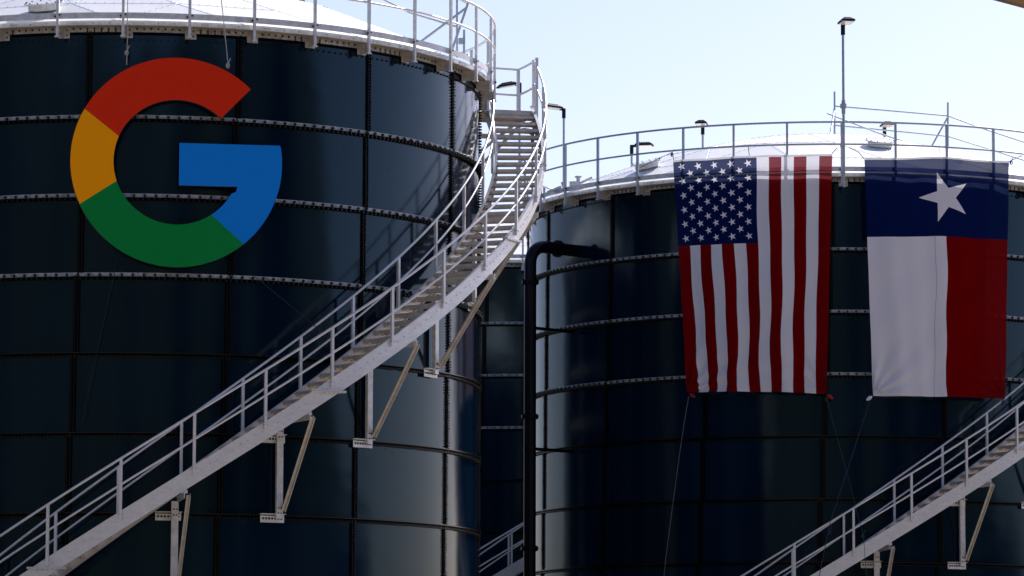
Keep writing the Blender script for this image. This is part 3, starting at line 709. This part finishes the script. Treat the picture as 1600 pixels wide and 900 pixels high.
# ------------------------------------------------------------------ roof railings and frames
def frame(name, label, cat, bars, m=M_POLE, r=0.022):
    root = empty(name, bars[0][1][0], label, cat)
    o0 = Vector(bars[0][1][0])
    for nm, pts, rr in bars:
        b = MB(); b.tube([Vector(p) - o0 for p in pts], rr or r, 8); b.build(nm, m, root)
    return root
A = lambda x, y, Y=93.0: at(x, y, Y)
frame('roof_railing', 'tubular walkway railing on the roof behind the two flags', 'railing', [
    ('post', [A(1304, 226), A(1304, 143)], 0.024), ('post', [A(1481, 245), A(1481, 160)], 0.024),
    ('rail', [A(1305, 166), A(1481, 181), A(1530, 199, 94), A(1640, 235, 96)], 0.02), ('rail', [A(1305, 196), A(1481, 213), A(1530, 228, 94), A(1640, 263, 96)], 0.02),
    ('rail', [A(1292, 177, 91.5), A(1370, 207, 91.5), A(1445, 232, 91.5)], 0.02), ('brace', [A(1481, 183), A(1455, 230)], 0.022), ('brace', [A(1304, 170), A(1297, 215, 91.5)], 0.028)])
B_ = lambda x, y, Y=76.0: at(x, y, Y)
frame('roof_frame', 'tubular frame with raking braces on the right edge of the left roof', 'railing', [
    ('post', [B_(714, 90, 74.5), B_(714, -60, 74.5)], 0.022), ('brace', [B_(655, 67, 74.5), B_(729, 12, 74.5)], 0.024), ('brace', [B_(705, 82, 73), B_(733, 0, 73), B_(736, -10, 73)], 0.024),
    ('rail', [B_(560, -20, 74.5), B_(640, 20, 74.5), B_(714, 42, 74.5)], 0.022), ('rail', [B_(700, -12, 74.5), B_(733, 6, 74.5)], 0.03)])
frame('roof_railing', 'short tubular railing at the top of the left roof near the frame edge', 'railing', [
    ('post', [B_(445, 14, 74), B_(445, -50, 74)], 0.02), ('post', [B_(475, 24, 74), B_(475, -50, 74)], 0.02), ('rail', [B_(440, -6, 74), B_(475, 2, 74)], 0.022)])
bx = empty('control_box', at(725, 90, 74.0), 'small grey control box on a short post on the left roof edge', 'box')
s = MB(); s.bar((0, 0, 0), (0, 0, 0.55), 0.045, 0.045); s.build('post', M_POLE, bx)
s = MB(); s.box((-0.06, -0.03, 0.32), (1, 0, 0), (0, 1, 0), (0, 0, 1), 0.05, 0.03, 0.06); s.box((-0.06, -0.062, 0.32), (1, 0, 0), (0, 1, 0), (0, 0, 1), 0.04, 0.003, 0.05); s.build('box', M_POLE, bx)
s = MB(); s.tube([(0.02, 0, 0.02), (0.06, 0, 0.06), (0.10, 0, 0.0)], 0.03, 8); s.build('conduit', M_POLE, bx)
# vents at the left of the right roof
vt = empty('roof_vent', at(897, 291, 88.5), 'pale roof vent with a round cap at the left edge of the right roof', 'vent')
s = MB(); s.tube([(0, 0, -0.05), (0.0, 0, 0.10)], 0.13, 14); s.tube([(-0.19, 0, 0.03), (-0.28, 0, 0.0)], 0.10, 10); s.build('base', M_GALV, vt)
s = MB(); s.tube([(0.10, 0, 0.0), (0.10, 0, 0.20)], 0.05, 10); s.tube([(0.10, 0, 0.20), (0.10, 0, 0.235)], 0.085, 14); s.build('cap', M_GALV, vt)
s = MB(); s.bar((0.12, 0, 0.06), (0.42, 0, 0.20), 0.12, 0.05); s.bar((-0.30, 0, -0.02), (-0.62, 0, -0.15), 0.12, 0.06); s.build('duct', M_GALV, vt)

# ------------------------------------------------------------------ black pipe between the tanks
pa = -56.0
pin = Vector((X2, Y2, 0)) + pol(R2 - 0.05, pa - 1.8, Z(11.17)); pout = Vector((X2, Y2, 0)) + pol(R2 + 1.42, pa, Z(11.17))
pipe = empty('standpipe', (pout.x, pout.y, 0), 'thick black pipe rising beside the right tank and bending into its wall', 'pipe')
o0 = Vector((pout.x, pout.y, 0)); dr = (pin - pout).normalized()
pts = [Vector((0, 0, 0.1)), Vector((0, 0, Z(10.72)))]
for i in range(1, 9):
    t = i / 8 * math.pi / 2; rb = 0.42
    pts.append(Vector((0, 0, Z(10.75))) + dr * rb * (1 - math.cos(t)) + Vector((0, 0, rb * math.sin(t))))
pts.append(pin - o0)
s = MB(); s.tube(pts, 0.140, 24); s.build('pipe_run', M_PIPE, pipe)
def flange(c, ax, name='flange'):
    s = MB(); c = Vector(c); ax = Vector(ax).normalized()
    s.tube([c - ax * 0.035, c - ax * 0.004], 0.20, 20); s.tube([c + ax * 0.004, c + ax * 0.035], 0.20, 20)
    t = ax.cross(Vector((0, 0, 1)) if abs(ax.z) < .9 else Vector((1, 0, 0))).normalized(); b = ax.cross(t)
    for q in range(12):
        p = c + (t * math.cos(q * math.pi / 6) + b * math.sin(q * math.pi / 6)) * 0.168
        s.tube([p - ax * 0.06, p + ax * 0.06], 0.014, 6)
    s.build(name, [M_PIPE], pipe)
flange(pout + dr * 0.86 - o0, dr)
for zz in (441, 651, 857): flange((0, 0, at(829, zz, pout.y).z), (0, 0, 1))
for zz in (512, 701):
    s = MB(); z = at(829, zz, pout.y).z
    s.tube([(0, 0, z - 0.03), (0, 0, z + 0.03)], 0.15, 20); s.bar(Vector((0, 0, z)), dr * 1.36 + Vector((0, 0, z)), 0.05, 0.07); s.build('wall_strut', M_PIPE, pipe)
    
# ------------------------------------------------------------------ near beam in the top right corner
bm = empty('roof_beam', at(1575, 0, 20), 'blurred tan beam end crossing the top right corner of the view', 'beam')
o0 = at(1575, 0, 20); p0, p1 = at(1500, -24, 20.2) - o0, at(1680, 24, 19.6) - o0
s = MB(); s.bar(p0, p1, 0.06, 0.055); s.build('beam', M_BEAM, bm)
s = MB(); s.bar(p0 + Vector((0, 0, -0.031)), p1 + Vector((0, 0, -0.031)), 0.075, 0.006); s.build('edge_strip', M_SOFFIT, bm)
